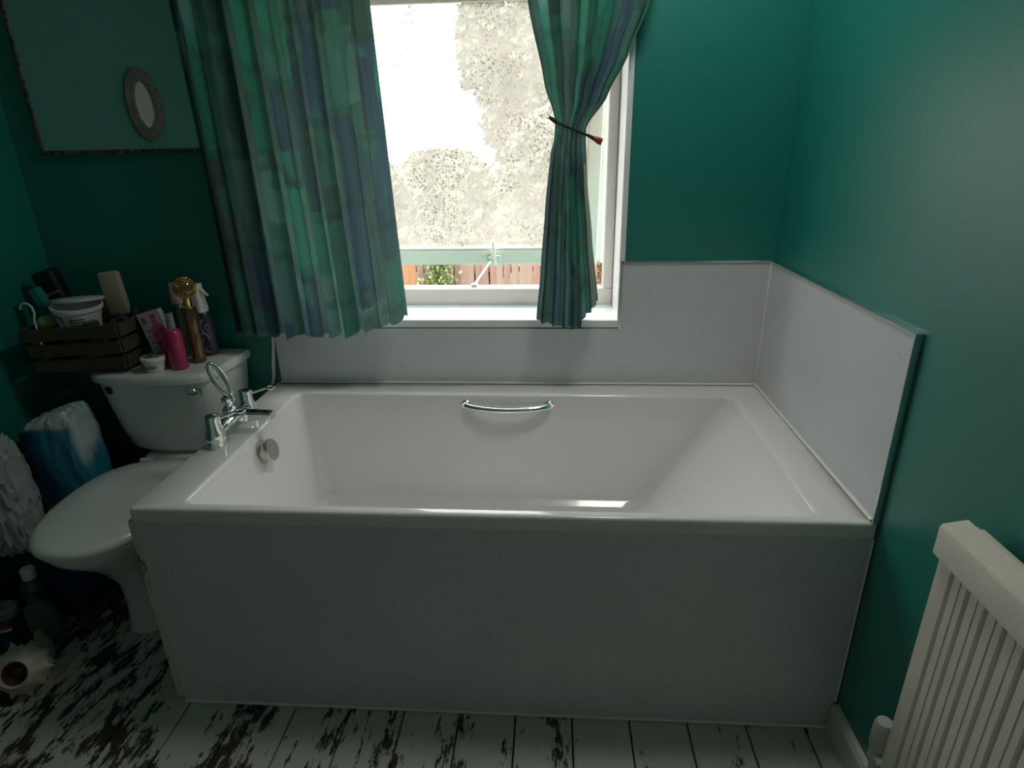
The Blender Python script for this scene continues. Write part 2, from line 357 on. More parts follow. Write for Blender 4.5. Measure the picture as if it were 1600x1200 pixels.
def crt(u, v):
    zb = interp([(0, .852), (.35, .836), (.68, .829), (.70, .850), (.8, .874), (1, .915)], u)
    z = zb+(2.05-zb)*v
    zt = 1.430-.03*(u-.5)            # the tie sits slightly lower on its right side
    tight = math.exp(-((z-zt)/.075)**2)
    xa, xb = interp(EL, z), interp(ER, z)
    ph = u*2*PI*6.5+.8*math.sin(u*9+1)
    amp = (.026*(1-.55*tight))*(.8+.3*math.sin(u*13))
    x = xa+(xb-xa)*u+.006*math.sin(2*ph+.6)*(1-tight)
    y = -.062+amp*math.sin(ph)*(1-.45*tight)+.012*math.sin(u*PI*2*.5)*(-1)
    return (x, y, z)
rc = thing('curtain', 'gathered blue and green patchwork curtain tied with a black hair tie', 'curtain', (-.65, -.062, .83))
link_mesh('fabric', curtain_mesh(120, 90, crt, .85, 1.22, lambda u, v: u > .88 and .02 < v < .38), [M['curtain'], M['lining']], rc)
tie = B(); pts = []
for k in range(24):
    a = 2*PI*k/24; pts.append((-.659+.050*math.cos(a), -.064+.012*math.sin(a), 1.432-.020*math.cos(a)))
tie.tube(pts, .0036, 8, True); tie.tube([(-.700, -.088, 1.448), (-.712, -.092, 1.456), (-.722, -.09, 1.462)], [.006, .006, .004], 8)
tie.tube([(-.612, -.085, 1.413), (-.600, -.088, 1.407), (-.590, -.088, 1.402)], [.004, .005, .006], 8)
tr_ = thing('hair_tie', 'black hair tie with a red end knotted round the curtain', 'hair tie', (-.659, -.064, 1.432)); tie.obj('band', M['hair'], tr_, 60)
B().tube([(-.590, -.088, 1.403), (-.578, -.089, 1.400), (-.566, -.09, 1.397)], [.006, .007, .005], 8).tube([(-.590, -.088, 1.401), (-.579, -.087, 1.393), (-.570, -.087, 1.387)], [.005, .006, .004], 8).obj('red_end', M['red'], tr_, 60)
rail = thing('curtain_rail', 'white curtain rail above the window', 'curtain rail', (-1.1, -.075, 2.07))
B().tube([(-1.9, -.075, 2.07), (-.30, -.075, 2.07)], .012, 12).obj('rail', M['upvc'], rail, 40)
for xx in (-1.85, -1.1, -.35): B().b2(xx-.012, xx+.012, -.075, 0, 2.062, 2.078).obj('bracket', M['upvc'], rail)

# ------------------------------------------------------------------ splashback panels
def lshape(z0, y0, y1):
    xa, xb, zs, zt = -1.680, -.0005, WZ0-.030, HP
    p = [(xa, z0), (xb, z0), (xb, zt), (WX1+.003, zt), (WX1+.003, zs), (xa, zs)]
    b = B(); b.loft([[(x, y0, z) for x, z in p], [(x, y1, z) for x, z in p]]); return b
sp = thing('splashback_panel', 'white speckled splashback panel under the window', 'splashback', (-.8, -.005, H+.004))
lshape(H+.003, -.010, -.0005).obj('panel', M['panel'], sp)
B().b2(WX1, -.013, -.013, -.0005, HP, HP+.006).obj('top_trim', M['trim_metal'], sp)
B().b2(WX1-.003, WX1+.004, -.013, -.0005, WZ0-.03, HP+.006).obj('side_trim', M['trim_metal'], sp)
B().tube([(-1.681, -.012, H+.005), (-.014, -.012, H+.005)], .0045, 6).obj('sealant_strip', M['seal'], sp, 60)
B().tube([(-.0135, -.0125, H+.003), (-.0135, -.0125, HP)], .003, 6).obj('corner_seal', M['seal'], sp, 60)
# the loose edge strip peeling off at the panel's left end
pe = B(); path = [Vector((-1.690+.0*0, -.012, .60)), Vector((-1.704, -.016, .635)), Vector((-1.700, -.016, .68)), Vector((-1.689, -.013, .75)), Vector((-1.683, -.012, .805))]
path = [path[0]+Vector((-.026, 0, 0))]+path[1:]
pe.loft([[p+Vector((-.004, 0, 0)), p+Vector((.004, 0, 0)), p+Vector((.004, .010, 0)), p+Vector((-.004, .010, 0))] for p in path]); pe.obj('peeling_edge_strip', M['seal'], sp, 60)
sr2 = thing('splashback_panel', 'white speckled splashback panel at the sloping end of the bath', 'splashback', (-.006, -.42, H+.004))
B().b2(-.012, -.0005, -W+.004, -.0135, H+.003, HP).obj('panel', M['panel'], sr2)
B().b2(-.0155, -.0005, -W+.004, -.012, HP, HP+.005, .001).obj('top_trim', M['trim_metal'], sr2)
B().b2(-.0155, -.0005, -W-.001, -W+.0038, H+.001, HP+.005, .001).obj('front_trim', M['trim_metal'], sr2)
B().tube([(-.0145, -W+.006, H+.005), (-.0145, -.014, H+.005)], .0045, 6).obj('sealant_strip', M['seal'], sr2, 60)

# ------------------------------------------------------------------ bath
bath = thing('bathtub', 'white rectangular acrylic bathtub under the window', 'bathtub', (-.85, -.42, 0))
tb = B(); x0, x1, y0, y1 = -L, -.001, -W, -.001
rings = [rrect(x0+.012, x1, y0+.012, y1, .006, H-.036), rrect(x0, x1, y0, y1, .008, H-.036), rrect(x0, x1, y0, y1, .008, H-.006), rrect(x0+.002, x1-.001, y0+.002, y1-.001, .008, H-.0018), rrect(x0+.006, x1-.002, y0+.006, y1-.002, .008, H)]
ix0, ix1, iy0, iy1 = -1.592, -.098, -.812, -.098
fx0, fx1, fy0, fy1, fz = -1.500, -.405, -.650, -.185, .240
rings += [rrect(ix0, ix1, iy0, iy1, .028, H)]
for k in range(1, 6):
    a = PI/2*k/5; rings.append(rrect(ix0+.012*math.sin(a), ix1-.022*math.sin(a), iy0+.010*math.sin(a), iy1-.012*math.sin(a), .026, H-.014*(1-math.cos(a))))
jx0, jx1, jy0, jy1 = ix0+.012, ix1-.022, iy0+.010, iy1-.012
for k in range(1, 15):
    t = k/14
    rings.append(rrect(jx0+(fx0-jx0)*t, jx1+(fx1-jx1)*t, jy0+(fy0-jy0)*t, jy1+(fy1-jy1)*t, .026+.014*t, H-.014+(fz+.02-H+.014)*t))
for k in range(1, 5):
    a = PI/2*k/4; rings.append(rrect(fx0+.03*math.sin(a), fx1-.03*math.sin(a), fy0+.03*math.sin(a), fy1-.03*math.sin(a), .04, fz+.02*(1-math.sin(a)) if k < 4 else fz))
tb.loft(rings, False, True)
tub = tb.obj('tub_shell', M['acrylic'], bath, 50)
# overflow knob on the tap end and twin grip handle on the long back wall
ox = ix0+.012+(fx0-ix0-.012)*.14
ov = B(); ax = Vector((1, 0, .25)).normalized(); c0 = Vector((ox-.002, -.432, .548))
side = Vector((0, 1, 0)); up2 = ax.cross(side)
def disc(b, prof, c, ax, n=24):
    s_ = Vector((0, 1, 0)) if abs(ax.y) < .9 else Vector((1, 0, 0)); u_ = ax.cross(s_).normalized(); s_ = u_.cross(ax)
    b.loft([[c+ax*h+(s_*math.cos(2*PI*i/n)+u_*math.sin(2*PI*i/n))*r for i in range(n)] for r, h in prof]); return b
disc(ov, [(.036, 0), (.036, .006), (.028, .008), (.026, .014), (.026, .018), (.033, .020), (.034, .034), (.032, .037)], c0, ax).obj('overflow_knob', M['brushed'], bath, 40)
gy = lambda z: jy1+(fy1-jy1)*((H-.014-z)/(H-.034-fz))
gh = B(); pts = []
for k in range(15):
    t = k/14; xx = -1.000+.285*t; s = math.sin(PI*t); pts.append((xx, gy(.568)-.006-.029*s**.6, .571-.006*s))
gh.tube(pts, [.0115 if 0 < k < 14 else .0125 for k in range(15)], 10, False, .8); gh.obj('grab_handle', M['chrome'], bath, 60)
for xx in (-.998, -.717): disc(B(), [(.017, 0), (.017, .005), (.013, .009)], Vector((xx, gy(.570)+.003, .570)), Vector((0, -1, .15)).normalized(), 16).obj('handle_mount', M['chrome'], bath, 40)
# bath panel, its seal and the batten at the corner
bp = B().b2(-L+.010, -.004, -W+.001, -W+.014, .002, H-.037).obj('front_panel', M['panel'], bath)
B().tube([(-L+.010, -W+.001, .004), (-.006, -W+.001, .004)], .0045, 6).obj('sealant_strip', M['seal'], bp, 60)
B().tube([(-.004, -W+.002, .09), (-.004, -W+.002, H-.04)], .003, 6).obj('corner_seal', M['seal'], bp, 60)
B().b2(-L-.020, -L+.008, -W+.010, -W+.040, .002, H-.042, .003).obj('corner_batten', M['ply'], bath)['label'] = 'flaking painted wooden corner batten'
B().b2(-L-.004, -L+.008, -W+.040, -.02, .002, H-.042).obj('end_board', M['ply'], bath)

# ------------------------------------------------------------------ bath mixer tap
tp = thing('bath_mixer_tap', 'chrome lever bath mixer tap on the end of the bath', 'tap', (-1.655, -.415, H))
TX = -1.652; ya, yb = -.512, -.318
def valve(y, lx, ly):
    b = B(); b.lathe([(.026, .0), (.027, .006), (.024, .012), (.0275, .026), (.026, .040), (.0205, .058), (.0205, .086), (.019, .094), (.010, .098)], (TX, y, H), 20)
    v = b.obj('valve', M['chrome'], tp, 45)
    d = Vector((lx, ly, 0)).normalized(); p = Vector((TX, y, H+.083)); e = p+d*.062+Vector((0, 0, .010))
    l = B(); l.tube([p+d*.015, p+d*.035+Vector((0, 0, .003)), e], [.0055, .004, .0045], 8)
    c = e+d*.012; ring = [c+d*.012*math.cos(2*PI*k/14)+Vector((-d.y, d.x, .3)).normalized()*.009*math.sin(2*PI*k/14) for k in range(14)]
    l.tube(ring, .0034, 6, True); l.obj('lever', M['chrome'], v, 60)
valve(ya, .9, .55); valve(yb, .9, .35)
bd = B(); bd.tube([(TX, ya+.015, H+.036), (TX+.004, -.46, H+.046), (TX+.006, -.415, H+.050), (TX+.004, -.37, H+.046), (TX, yb-.015, H+.036)], [.014, .017, .022, .017, .014], 12)
bd.obj('bridge_body', M['chrome'], tp, 60)
spt = B(); spt.loft([[(xx, -.415-wd, z-th), (xx, -.415+wd, z-th), (xx, -.415+wd, z+th*.6), (xx, -.415+wd*.6, z+th), (xx, -.415-wd*.6, z+th), (xx, -.415-wd, z+th*.6)] for xx, wd, z, th in ((TX+.01, .022, H+.050, .015), (TX+.05, .021, H+.055, .013), (TX+.09, .019, H+.056, .011), (TX+.125, .018, H+.054, .011))])
spt.obj('spout', M['chrome'], tp, 30)
dv = B(); dv.lathe([(.019, .0), (.020, .012), (.013, .020), (.013, .028), (.018, .034), (.018, .046), (.010, .052)], (TX-.002, -.415, H+.062), 16); dv.obj('diverter', M['chrome'], tp, 45)
lp = B(); c = Vector((TX-.012, -.418, H+.166)); a1 = Vector((-.34, -.10, 1)).normalized(); a2 = Vector((.80, .60, .0)).normalized()
lp.tube([c+a1*.052*math.cos(2*PI*k/28)+a2*.0145*math.sin(2*PI*k/28) for k in range(28)], .0075, 10, True); lp.tube([c-a1*.052, c-a1*.052-Vector((-.004, 0, .018))], [.010, .012], 10)
lp.obj('shower_cradle_loop', M['chrome'], tp, 60)

# ------------------------------------------------------------------ toilet
TCX = -1.972
wc = thing('toilet', 'white close-coupled toilet between bath and left wall', 'toilet', (TCX, -.45, 0))
def egg(cx, yb_, yf, hw, z, n=40, sq=2.3):
    pts = []; yc = yb_-(yb_-yf)*.42
    for k in range(n):
        a = 2*PI*k/n; c_, s_ = math.cos(a), math.sin(a); e = 2/sq
        xx = hw*math.copysign(abs(c_)**e, c_); yy = (yb_-yc)*math.copysign(abs(s_)**.75, s_) if s_ > 0 else (yc-yf)*s_
        pts.append((cx+xx, yc+yy, z))
    return pts
pan = B(); pan.loft([egg(TCX, -.22, -.600, .105, .001), egg(TCX, -.22, -.595, .100, .02), egg(TCX, -.22, -.590, .092, .10), egg(TCX, -.21, -.600, .092, .18), egg(TCX, -.20, -.640, .112, .25), egg(TCX, -.19, -.700, .145, .31), egg(TCX, -.19, -.755, .168, .36), egg(TCX, -.19, -.772, .176, .385), egg(TCX, -.19, -.770, .174, .397)])
pan.obj('pan', M['ceramic'], wc, 60)
nk = B(); nk.loft([rrect(TCX-.135, TCX+.135, -.27, -.05, .03, .30), rrect(TCX-.14, TCX+.14, -.27, -.045, .03, .40), rrect(TCX-.115, TCX+.115, -.25, -.05, .03, .43)]); nk.obj('cistern_shelf', M['ceramic'], wc, 50)
se = B(); se.loft([egg(TCX, -.285, -.780, .178, .398), egg(TCX, -.285, -.783, .181, .405), egg(TCX, -.285, -.780, .179, .411)]); se.obj('seat_ring', M['seat'], wc, 50)
ld = B(); ld.loft([egg(TCX, -.280, -.790, .184, .413), egg(TCX, -.280, -.793, .187, .422), egg(TCX, -.282, -.788, .183, .433), egg(TCX, -.292, -.770, .168, .439), egg(TCX, -.34, -.70, .11, .443)]); lid = ld.obj('seat_lid', M['seat'], wc, 60)
for s in (-1, 1): B().tube([(TCX+s*.09-.02, -.272, .425), (TCX+s*.09+.02, -.272, .425)], .009, 10).obj('hinge', M['seat'], lid, 60)
def cist(hw_b, hw_f, yb_, yf, z, r=.03):
    # bow fronted plan: straight back, slanting sides, nearly straight front
    cx = TCX-.028; P = [(cx-hw_b, yb_), (cx-hw_b, yb_-.06), (cx-hw_f-.035, yf+.055), (cx-hw_f, yf+.016), (cx-hw_f*.5, yf+.003), (cx, yf), (cx+hw_f*.5, yf+.003), (cx+hw_f, yf+.016), (cx+hw_f+.035, yf+.055), (cx+hw_b, yb_-.06), (cx+hw_b, yb_)]
    out = []
    for i, p in enumerate(P):
        if i in (0, len(P)-1): out.append((p[0], p[1], z)); continue
        for t in (.25, .75) if i not in (5,) else (.5,):
            a = P[i-1] if t < .5 else P[i+1]; f_ = .3
            out.append((p[0]+(a[0]-p[0])*f_*(t != .5), p[1]+(a[1]-p[1])*f_*(t != .5), z))
    return out
cs = B(); cs.loft([cist(.150, .108, -.03, -.220, .431), cist(.174, .126, -.025, -.244, .455), cist(.186, .138, -.02, -.257, .52), cist(.199, .151, -.015, -.272, .62), cist(.206, .159, -.012, -.281, .699)]); ct = cs.obj('cistern', M['ceramic'], wc, 40)
cl_ = B(); cl_.loft([cist(.209, .162, -.008, -.285, .699), cist(.217, .168, -.004, -.295, .704), cist(.218, .169, -.004, -.296, .722), cist(.214, .165, -.006, -.290, .731), cist(.204, .156, -.010, -.279, .735)]); cl_.obj('cistern_lid', M['ceramic'], wc, 40)
fv = B(); disc(fv, [(.019, 0), (.019, .008), (.013, .012), (.011, .024)], Vector((TCX+.118, -.262, .672)), Vector((.15, -1, 0)).normalized(), 16)
fv.tube([(TCX+.118, -.284, .672), (TCX+.140, -.292, .674), (TCX+.158, -.290, .680)], [.010, .008, .012], 10); fv.obj('flush_lever', M['chrome'], wc, 50)
disc(B(), [(.014, -.010), (.014, .004), (.012, .006)], Vector((TCX-.160, -.2655, .676)), Vector((-.12, -1, 0)).normalized(), 18).obj('blanking_plug', M['black'], wc, 50)

# ------------------------------------------------------------------ wall mirror and the oval mirror it reflects
wm = thing('wall_mirror', 'large wall mirror with worn dark edges above the toilet', 'mirror', (-2.02, -.006, 1.385))
mx0, mx1, mz0, mz1 = -2.350, -1.71, 1.385, 2.12
B().b2(mx0+.010, mx1-.010, -.012, -.001, mz0+.012, mz1-.012).obj('mirror_glass', M['dusty'], wm)
for a in ((mx0, mx1, mz0, mz0+.014), (mx0, mx1, mz1-.014, mz1), (mx0, mx0+.010, mz0+.014, mz1-.014), (mx1-.010, mx1, mz0+.014, mz1-.014)): B().b2(a[0], a[1], -.016, -.001, a[2], a[3]).obj('worn_edge', M['mirror_edge'], wm)
om = thing('oval_mirror', 'small oval mirror in a carved pewter frame on the left wall', 'mirror', (XL+.001, -.745, 1.582))
def ell(ry, rz, x, n=48, wob=0, k=24): return [(XL+x, -.745+(ry+wob*math.sin(k*2*PI*i/n))*math.cos(2*PI*i/n), 1.582+(rz+wob*math.sin(k*2*PI*i/n))*math.sin(2*PI*i/n)) for i in range(n)]
f = B(); f.loft([ell(.110, .138, .001), ell(.118, .146, .008, wob=.003, k=12), ell(.110, .137, .020, wob=.004, k=12), ell(.094, .120, .024, wob=.002, k=12), ell(.080, .105, .017), ell(.075, .099, .021), ell(.068, .091, .016), ell(.066, .089, .007)], True, False); f.obj('frame', M['pewter'], om, 60)
g = B(); g.loft([ell(.067, .090, .005), ell(.067, .090, .008)]); g.obj('mirror_glass', M['mirror'], om)
bdn = B()
for i in range(36):
    a = 2*PI*i/36; bdn.lathe([(.0, -.005), (.004, -.003), (.005, 0), (.004, .003), (0, .005)], (XL+.023, -.745+.100*math.cos(a), 1.582+.127*math.sin(a)), 6, cap0=False, cap1=False)
bdn.obj('beading', M['pewter'], om, 80)

# ------------------------------------------------------------------ added fill lamp, out of view, brightens the room beyond the window light
cl3 = thing('added_fill_lamp', 'added round fill lamp on the ceiling over the bath, out of view', 'lamp', (-.46, -.50, ZC))
B().lathe([(.17, -.002), (.175, -.006), (.175, -.022), (.165, -.024)], (-.46, -.50, ZC), 32).obj('base', M['upvc'], cl3, 40)
n0 = N('fill_lamp_glow'); FILL_LAMP = 9.5
B().lathe([(.160, -.025), (.155, -.045), (.130, -.070), (.080, -.088), (.02, -.094)], (-.46, -.50, ZC), 32).obj('fill_dome', n0.done(n0('Emission', {'Color': (1, .96, .90, 1), 'Strength': FILL_LAMP}).outputs[0]), cl3, 60)

# ------------------------------------------------------------------ things on the cistern
ZT = .7352
def crate():
    t = thing('wooden_crate', 'dark slatted wooden crate of toiletries tipped on the cistern lid', 'crate', (-2.197, -.178, ZT+.008), (0, math.radians(-2.5), math.radians(4)))
    w_, d_, h_ = .142, .098, .150
    def sl(name, x0, x1, y0, y1, z0, z1): B().b2(x0, x1, y0, y1, z0, z1, .0015).obj(name, M['crate'], t, world=False)
    for k in range(3):
        z0 = .004+k*.052; e = .004*k
        sl('slat', -w_-e, w_+e, -d_-e-.008, -d_-e, z0, z0+.040); sl('slat', -w_-e, w_+e, d_, d_+.008, z0, z0+.040)
        sl('slat', -w_-e-.008, -w_-e, -d_-e, d_, z0, z0+.040); sl('slat', w_+e, w_+e+.008, -d_-e, d_, z0, z0+.040)
    for k in range(4): sl('base_slat', -w_+k*.072, -w_+k*.072+.060, -d_, d_, 0, .005)
    for sx_ in (-1, 1):
        for y in (-d_+.001, d_-.013): sl('corner_post', sx_*(w_-.006)-.006, sx_*(w_-.006)+.006, y, y+.012, .006, h_)
    return t
crate()
CB = ZT+.012
def lean(deg_x, deg_y, deg_z=0): return (math.radians(deg_x), math.radians(deg_y), math.radians(deg_z))
# white tub with label, lid ajar
tub_ = thing('plastic_tub', 'white plastic tub with a loose lid and grey label standing in the crate', 'tub', (-2.228, -.190, .858), lean(4, 5, 0))
b = B(); b.lathe([(.054, 0), (.056, .004), (.066, .070), (.071, .072), (.072, .084), (.069, .085), (.066, .080), (.052, .010)], (0, 0, 0), 32, cap1=True); b.obj('bucket', M['upvc'], tub_, 40, False)
ll = B(); ll.lathe([(.070, 0), (.074, .002), (.074, .009), (.070, .012), (.03, .014)], (0, 0, 0), 32); o = ll.obj('lid', pm('grey_white_lid', (.52, .56, .53), .4), tub_, 40, False); o.location = (-.006, .022, .087); o.rotation_euler = lean(-10, -8)
ink = pm('grey_print', (.20, .22, .24), .6); ink2 = pm('dark_print', (.05, .06, .07), .6)
def wrap(b, r0, r1, z0, z1, a0, a1, n=8, off=.0006):
    b.loft([[((r0+(r1-r0)*0+off)*math.cos(a), (r0+off)*math.sin(a), z0) for a in [a0+(a1-a0)*k/n for k in range(n+1)]], [((r1+off)*math.cos(a), (r1+off)*math.sin(a), z1) for a in [a0+(a1-a0)*k/n for k in range(n+1)]]], False, False, False); return b
rz = lambda z: .056+.010*(z-.004)/.066
for k in range(4):
    z0 = .022+k*.009; wrap(B(), rz(z0), rz(z0+.006), z0, z0+.006, math.radians(-78), math.radians(-40)).obj('print_line', ink, tub_, None, False)
wrap(B(), rz(.056), rz(.060), .056, .060, math.radians(-150), math.radians(-95)).obj('print_line', ink2, tub_, None, False)
wrap(B(), rz(.040), rz(.056), .040, .056, math.radians(-101), math.radians(-95)).obj('print_line', ink2, tub_, None, False)
wrap(B(), rz(.026), rz(.030), .026, .030, math.radians(-104), math.radians(-92)).obj('print_line', ink2, tub_, None, False)
# pumice block
blk = B().box((0, 0, .07), (.062, .030, .14), .008, None, 2).obj('sponge_block', pm('beige_sponge', (.34, .32, .24), .9, bump=.6, sc=20), None, 40); blk.location = (-2.128, -.130, .893); blk.rotation_euler = lean(0, -4, 8); tag(blk, 'upright beige foam block standing in the crate', 'sponge')
# black hair tool and teal box leaning to the left
ht = thing('hair_straightener', 'black hair styling tool leaning out of the crate toward the left wall', 'hair tool', (-2.275, -.125, .775), lean(0, -18, 0))
b = B(); b.loft([rrect(-.022, .022, -.018, .018, .008, 0), rrect(-.030, .030, -.022, .022, .010, .12), rrect(-.036, .036, -.024, .024, .012, .21), rrect(-.040, .040, -.024, .024, .012, .268), rrect(-.034, .034, -.020, .020, .012, .275)]); b.obj('body', M['black'], ht, 40, False)
B().b2(-.034, .034, -.0255, -.022, .196, .203).obj('band', pm('grey_band', (.22, .21, .19), .3), ht, None, False)
tbx = B().box((0, 0, .115), (.030, .028, .23), .003).obj('carton', mat_two('teal_printed_carton', (.0, .10, .09), (.0, .26, .22), 9, .45, .05), None); tbx.location = (-2.276, -.182, .775); tbx.rotation_euler = lean(0, -20, 4); tag(tbx, 'slim teal carton leaning beside the black hair tool', 'box')
gp = B(); gp.lathe([(.004, 0), (.026, .004), (.033, .016), (.030, .030), (.018, .040), (.004, .043)], (0, 0, 0), 18); gp = gp.obj('bath_puff', pm('lime_green_mesh', (.22, .34, .10), .8, bump=.6, sc=25), None, 60); gp.location = (-2.302, -.228, .872); tag(gp, 'lime green puff at the corner of the crate', 'bath puff')
hk = B(); hk.tube([(-2.318, -.262, .872), (-2.318, -.262, .905), (-2.310, -.262, .93), (-2.312, -.262, .948), (-2.324, -.262, .960), (-2.340, -.262, .960), (-2.350, -.262, .950), (-2.352, -.262, .942)], .0032, 8)
hk.tube([(-2.318, -.262, .876), (-2.318, -.262, .80)], .003, 8); tag(hk.obj('hook', M['seal'], None, 60), 'thin white plastic hook sticking up from the crate', 'hook')
jar = B(); jar.lathe([(.024, 0), (.026, .004), (.026, .060), (.022, .068), (.022, .084), (.018, .086)], (0, 0, 0), 18); jar = jar.obj('jar', pm('smoky_grey_jar', (.055, .055, .05), .35), None, 40); jar.location = (-2.148, -.232, .812); jar.rotation_euler = lean(6, -4); tag(jar, 'small dark grey jar at the front of the crate beside the tub', 'jar')
bt2 = thing('bottle', 'dark bottle with a silver neck lying against the foam block in the crate', 'bottle', (-2.125, -.185, .856), lean(10, 50))
B().lathe([(.010, -.05), (.021, -.045), (.021, .04), (.012, .055), (.012, .07)], (0, 0, 0), 16).obj('body', pm('dark_mauve_bottle', (.05, .04, .055), .3), bt2, 40, False)
B().lathe([(.013, -.072), (.013, -.05)], (0, 0, 0), 14).obj('neck_ring', M['brushed'], bt2, 40, False)
bt3 = B(); bt3.lathe([(.028, 0), (.029, .006), (.027, .10), (.016, .125), (.014, .15)], (0, 0, 0), 18); bt3 = bt3.obj('bottle', pm('charcoal_bottle', (.02, .028, .03), .4), None, 40); bt3.location = (-2.095, -.118, .765); bt3.rotation_euler = lean(-2, 1); tag(bt3, 'charcoal bottle standing at the back right corner of the crate', 'bottle')
# small pot
pot = thing('pot', 'small white lidded pot in front of the pink bottle', 'pot', (-1.975, -.243, ZT))
B().lathe([(.025, 0), (.027, .003), (.033, .036)], (0, 0, 0), 28).obj('tub_body', M['upvc'], pot, 40, False)
B().lathe([(.036, .036), (.0365, .038), (.0365, .048), (.034, .050)], (0, 0, 0), 28).obj('lid', M['upvc'], pot, 40, False)
B().lathe([(.029, .0505), (.029, .0512)], (0, 0, 0), 24).obj('lid_sticker', mat_two('dark_printed_sticker', (.06, .06, .06), (.42, .43, .40), 55, .52, .06), pot, None, False)
tm = text_mesh('LUSH', .017)
for v in tm.vertices:
    r = .0304+.0006*(v.co.z > 0)+(v.co.y)*.16; a = -PI/2+.12+v.co.x/.031; v.co = Vector((r*math.cos(a), r*math.sin(a), .018+v.co.y))
link_mesh('lettering', tm, ink2, pot, False)
# pink bottle
glass_pink = pm('pink_liquid_plastic', (.62, .035, .16), .16, trans=.25, coat=.4)
clear = pm('clear_plastic', (.55, .60, .58), .12, trans=.7)
def mist(name_label, loc, rot, h, r, body, cap_m, capr=.5):
    t = thing('bottle', name_label, 'bottle', loc, rot)
    B().lathe([(r*.9, 0), (r, .004), (r, h*.62), (r*.92, h*.68), (r*.55, h*.73)], (0, 0, 0), 20).obj('body', body, t, 40, False)
    B().lathe([(r*capr, h*.73), (r*capr, h*.76), (r*capr*.86, h), (r*capr*.7, h*1.005)], (0, 0, 0), 18).obj('cap', cap_m, t, 40, False)
    return t
pk = mist('pink body spray bottle with a clear cap behind the small pot', (-1.908, -.218, ZT), (0, 0, 0), .182, .0265, glass_pink, clear)
lab = B(); wrap(lab, .0265, .0265, .02, .105, math.radians(-175), math.radians(-130), 6, .0005); lab.obj('label', pm('white_streaked_label', (.60, .42, .46), .5, var=.3, sc=60), pk, None, False)
mist('clear bottle with a pale pink cap behind the gold bottle', (-1.958, -.085, ZT), (0, 0, 0), .250, .025, pm('smoky_clear_plastic', (.10, .17, .16), .15, trans=.4), pm('pale_pink_cap', (.50, .34, .38), .4), .75)
# gold bottle and its flower topped cap
gb = thing('bottle', 'slim brown-gold bottle with a gold flower-shaped stopper', 'bottle', (-1.880, -.152, ZT))
B().lathe([(.020, 0), (.0225, .004), (.0225, .020), (.024, .10), (.0225, .108), (.024, .116), (.024, .178), (.020, .186)], (0, 0, 0), 22).obj('body', pm('bronze_glass', (.17, .10, .05), .16, .55, .3, 9, coat=.6), gb, 40, False)
gold = pm('polished_gold', (.78, .60, .24), .18, 1, .1); goldm = pm('antique_gold', (.48, .36, .13), .35, .9, .3, 60)
B().lathe([(.020, .186), (.021, .189), (.0125, .191), (.0125, .222), (.014, .224)], (0, 0, 0), 20).obj('collar', gold, gb, 40, False)
fb = B()
for k in range(150):
    zz = 1-2*(k+.5)/150; a = k*2.39996; rr = math.sqrt(1-zz*zz); d = Vector((rr*math.cos(a), rr*math.sin(a), zz)); c = Vector((0, 0, .248))+d*.031
    s1 = d.orthogonal().normalized(); s2 = d.cross(s1)
    fb.loft([[c+(s1*math.cos(2*PI*i/6)+s2*math.sin(2*PI*i/6))*q+d*hh for i in range(6)] for q, hh in ((.0040, -.006), (.0052, 0), (.0030, .004))])
fb.obj('flower_stopper', goldm, gb, None, False)
# trigger spray
ts = thing('spray_bottle', 'dark purple trigger spray bottle with a white head', 'spray bottle', (-1.884, -.073, ZT), lean(0, -3, -12))
B().lathe([(.026, 0), (.030, .005), (.031, .11), (.024, .145), (.016, .155)], (0, 0, 0), 24, 1, .8).obj('body', pm('dark_purple_plastic', (.055, .04, .075), .3), ts, 40, False)
b = B(); b.loft([rrect(-.022, .022, -.020, .020, .012, .150), rrect(-.024, .023, -.021, .021, .012, .165), rrect(-.020, .018, -.017, .017, .010, .215), rrect(-.022, .022, -.015, .015, .008, .238), rrect(-.018, .024, -.012, .012, .006, .246)]); hd_ = b.obj('spray_head', M['upvc'], ts, 40, False)
B().tube([(.016, 0, .232), (.032, 0, .216), (.045, 0, .205)], [.008, .006, .004], 8).obj('trigger', M['upvc'], hd_, 60, False)
lm = pm('lilac_label', (.42, .40, .50), .5)
b = B(); pts = [(.0, .125), (.010, .130), (.002, .115), (-.002, .10), (.004, .085), (.016, .072), (.018, .058), (-.006, .055), (-.014, .075), (-.014, .10), (-.008, .118)]
def onb(p, off): a = -PI/2+p[0]/.031+.35; return ((.031+off)*math.cos(a), (.0248+off)*math.sin(a), p[1])
b.loft([[onb(p, .0004) for p in pts], [onb(p, .0012) for p in pts]]); b.obj('label_swirl', lm, ts, None, False)
b = B(); b.tube([onb((.016+.006*math.cos(k*PI/6), .100+.010*math.sin(k*PI/6)), .0012) for k in range(12)], .0012, 5, True); b.obj('label_letter', lm, ts, None, False)
b = B(); b.tube([onb((.006+.010*math.cos(PI*.6+k*PI/7), .025+.010*math.sin(PI*.6+k*PI/7)), .0012) for k in range(8)], .0014, 5); b.obj('label_letter', lm, ts, None, False)
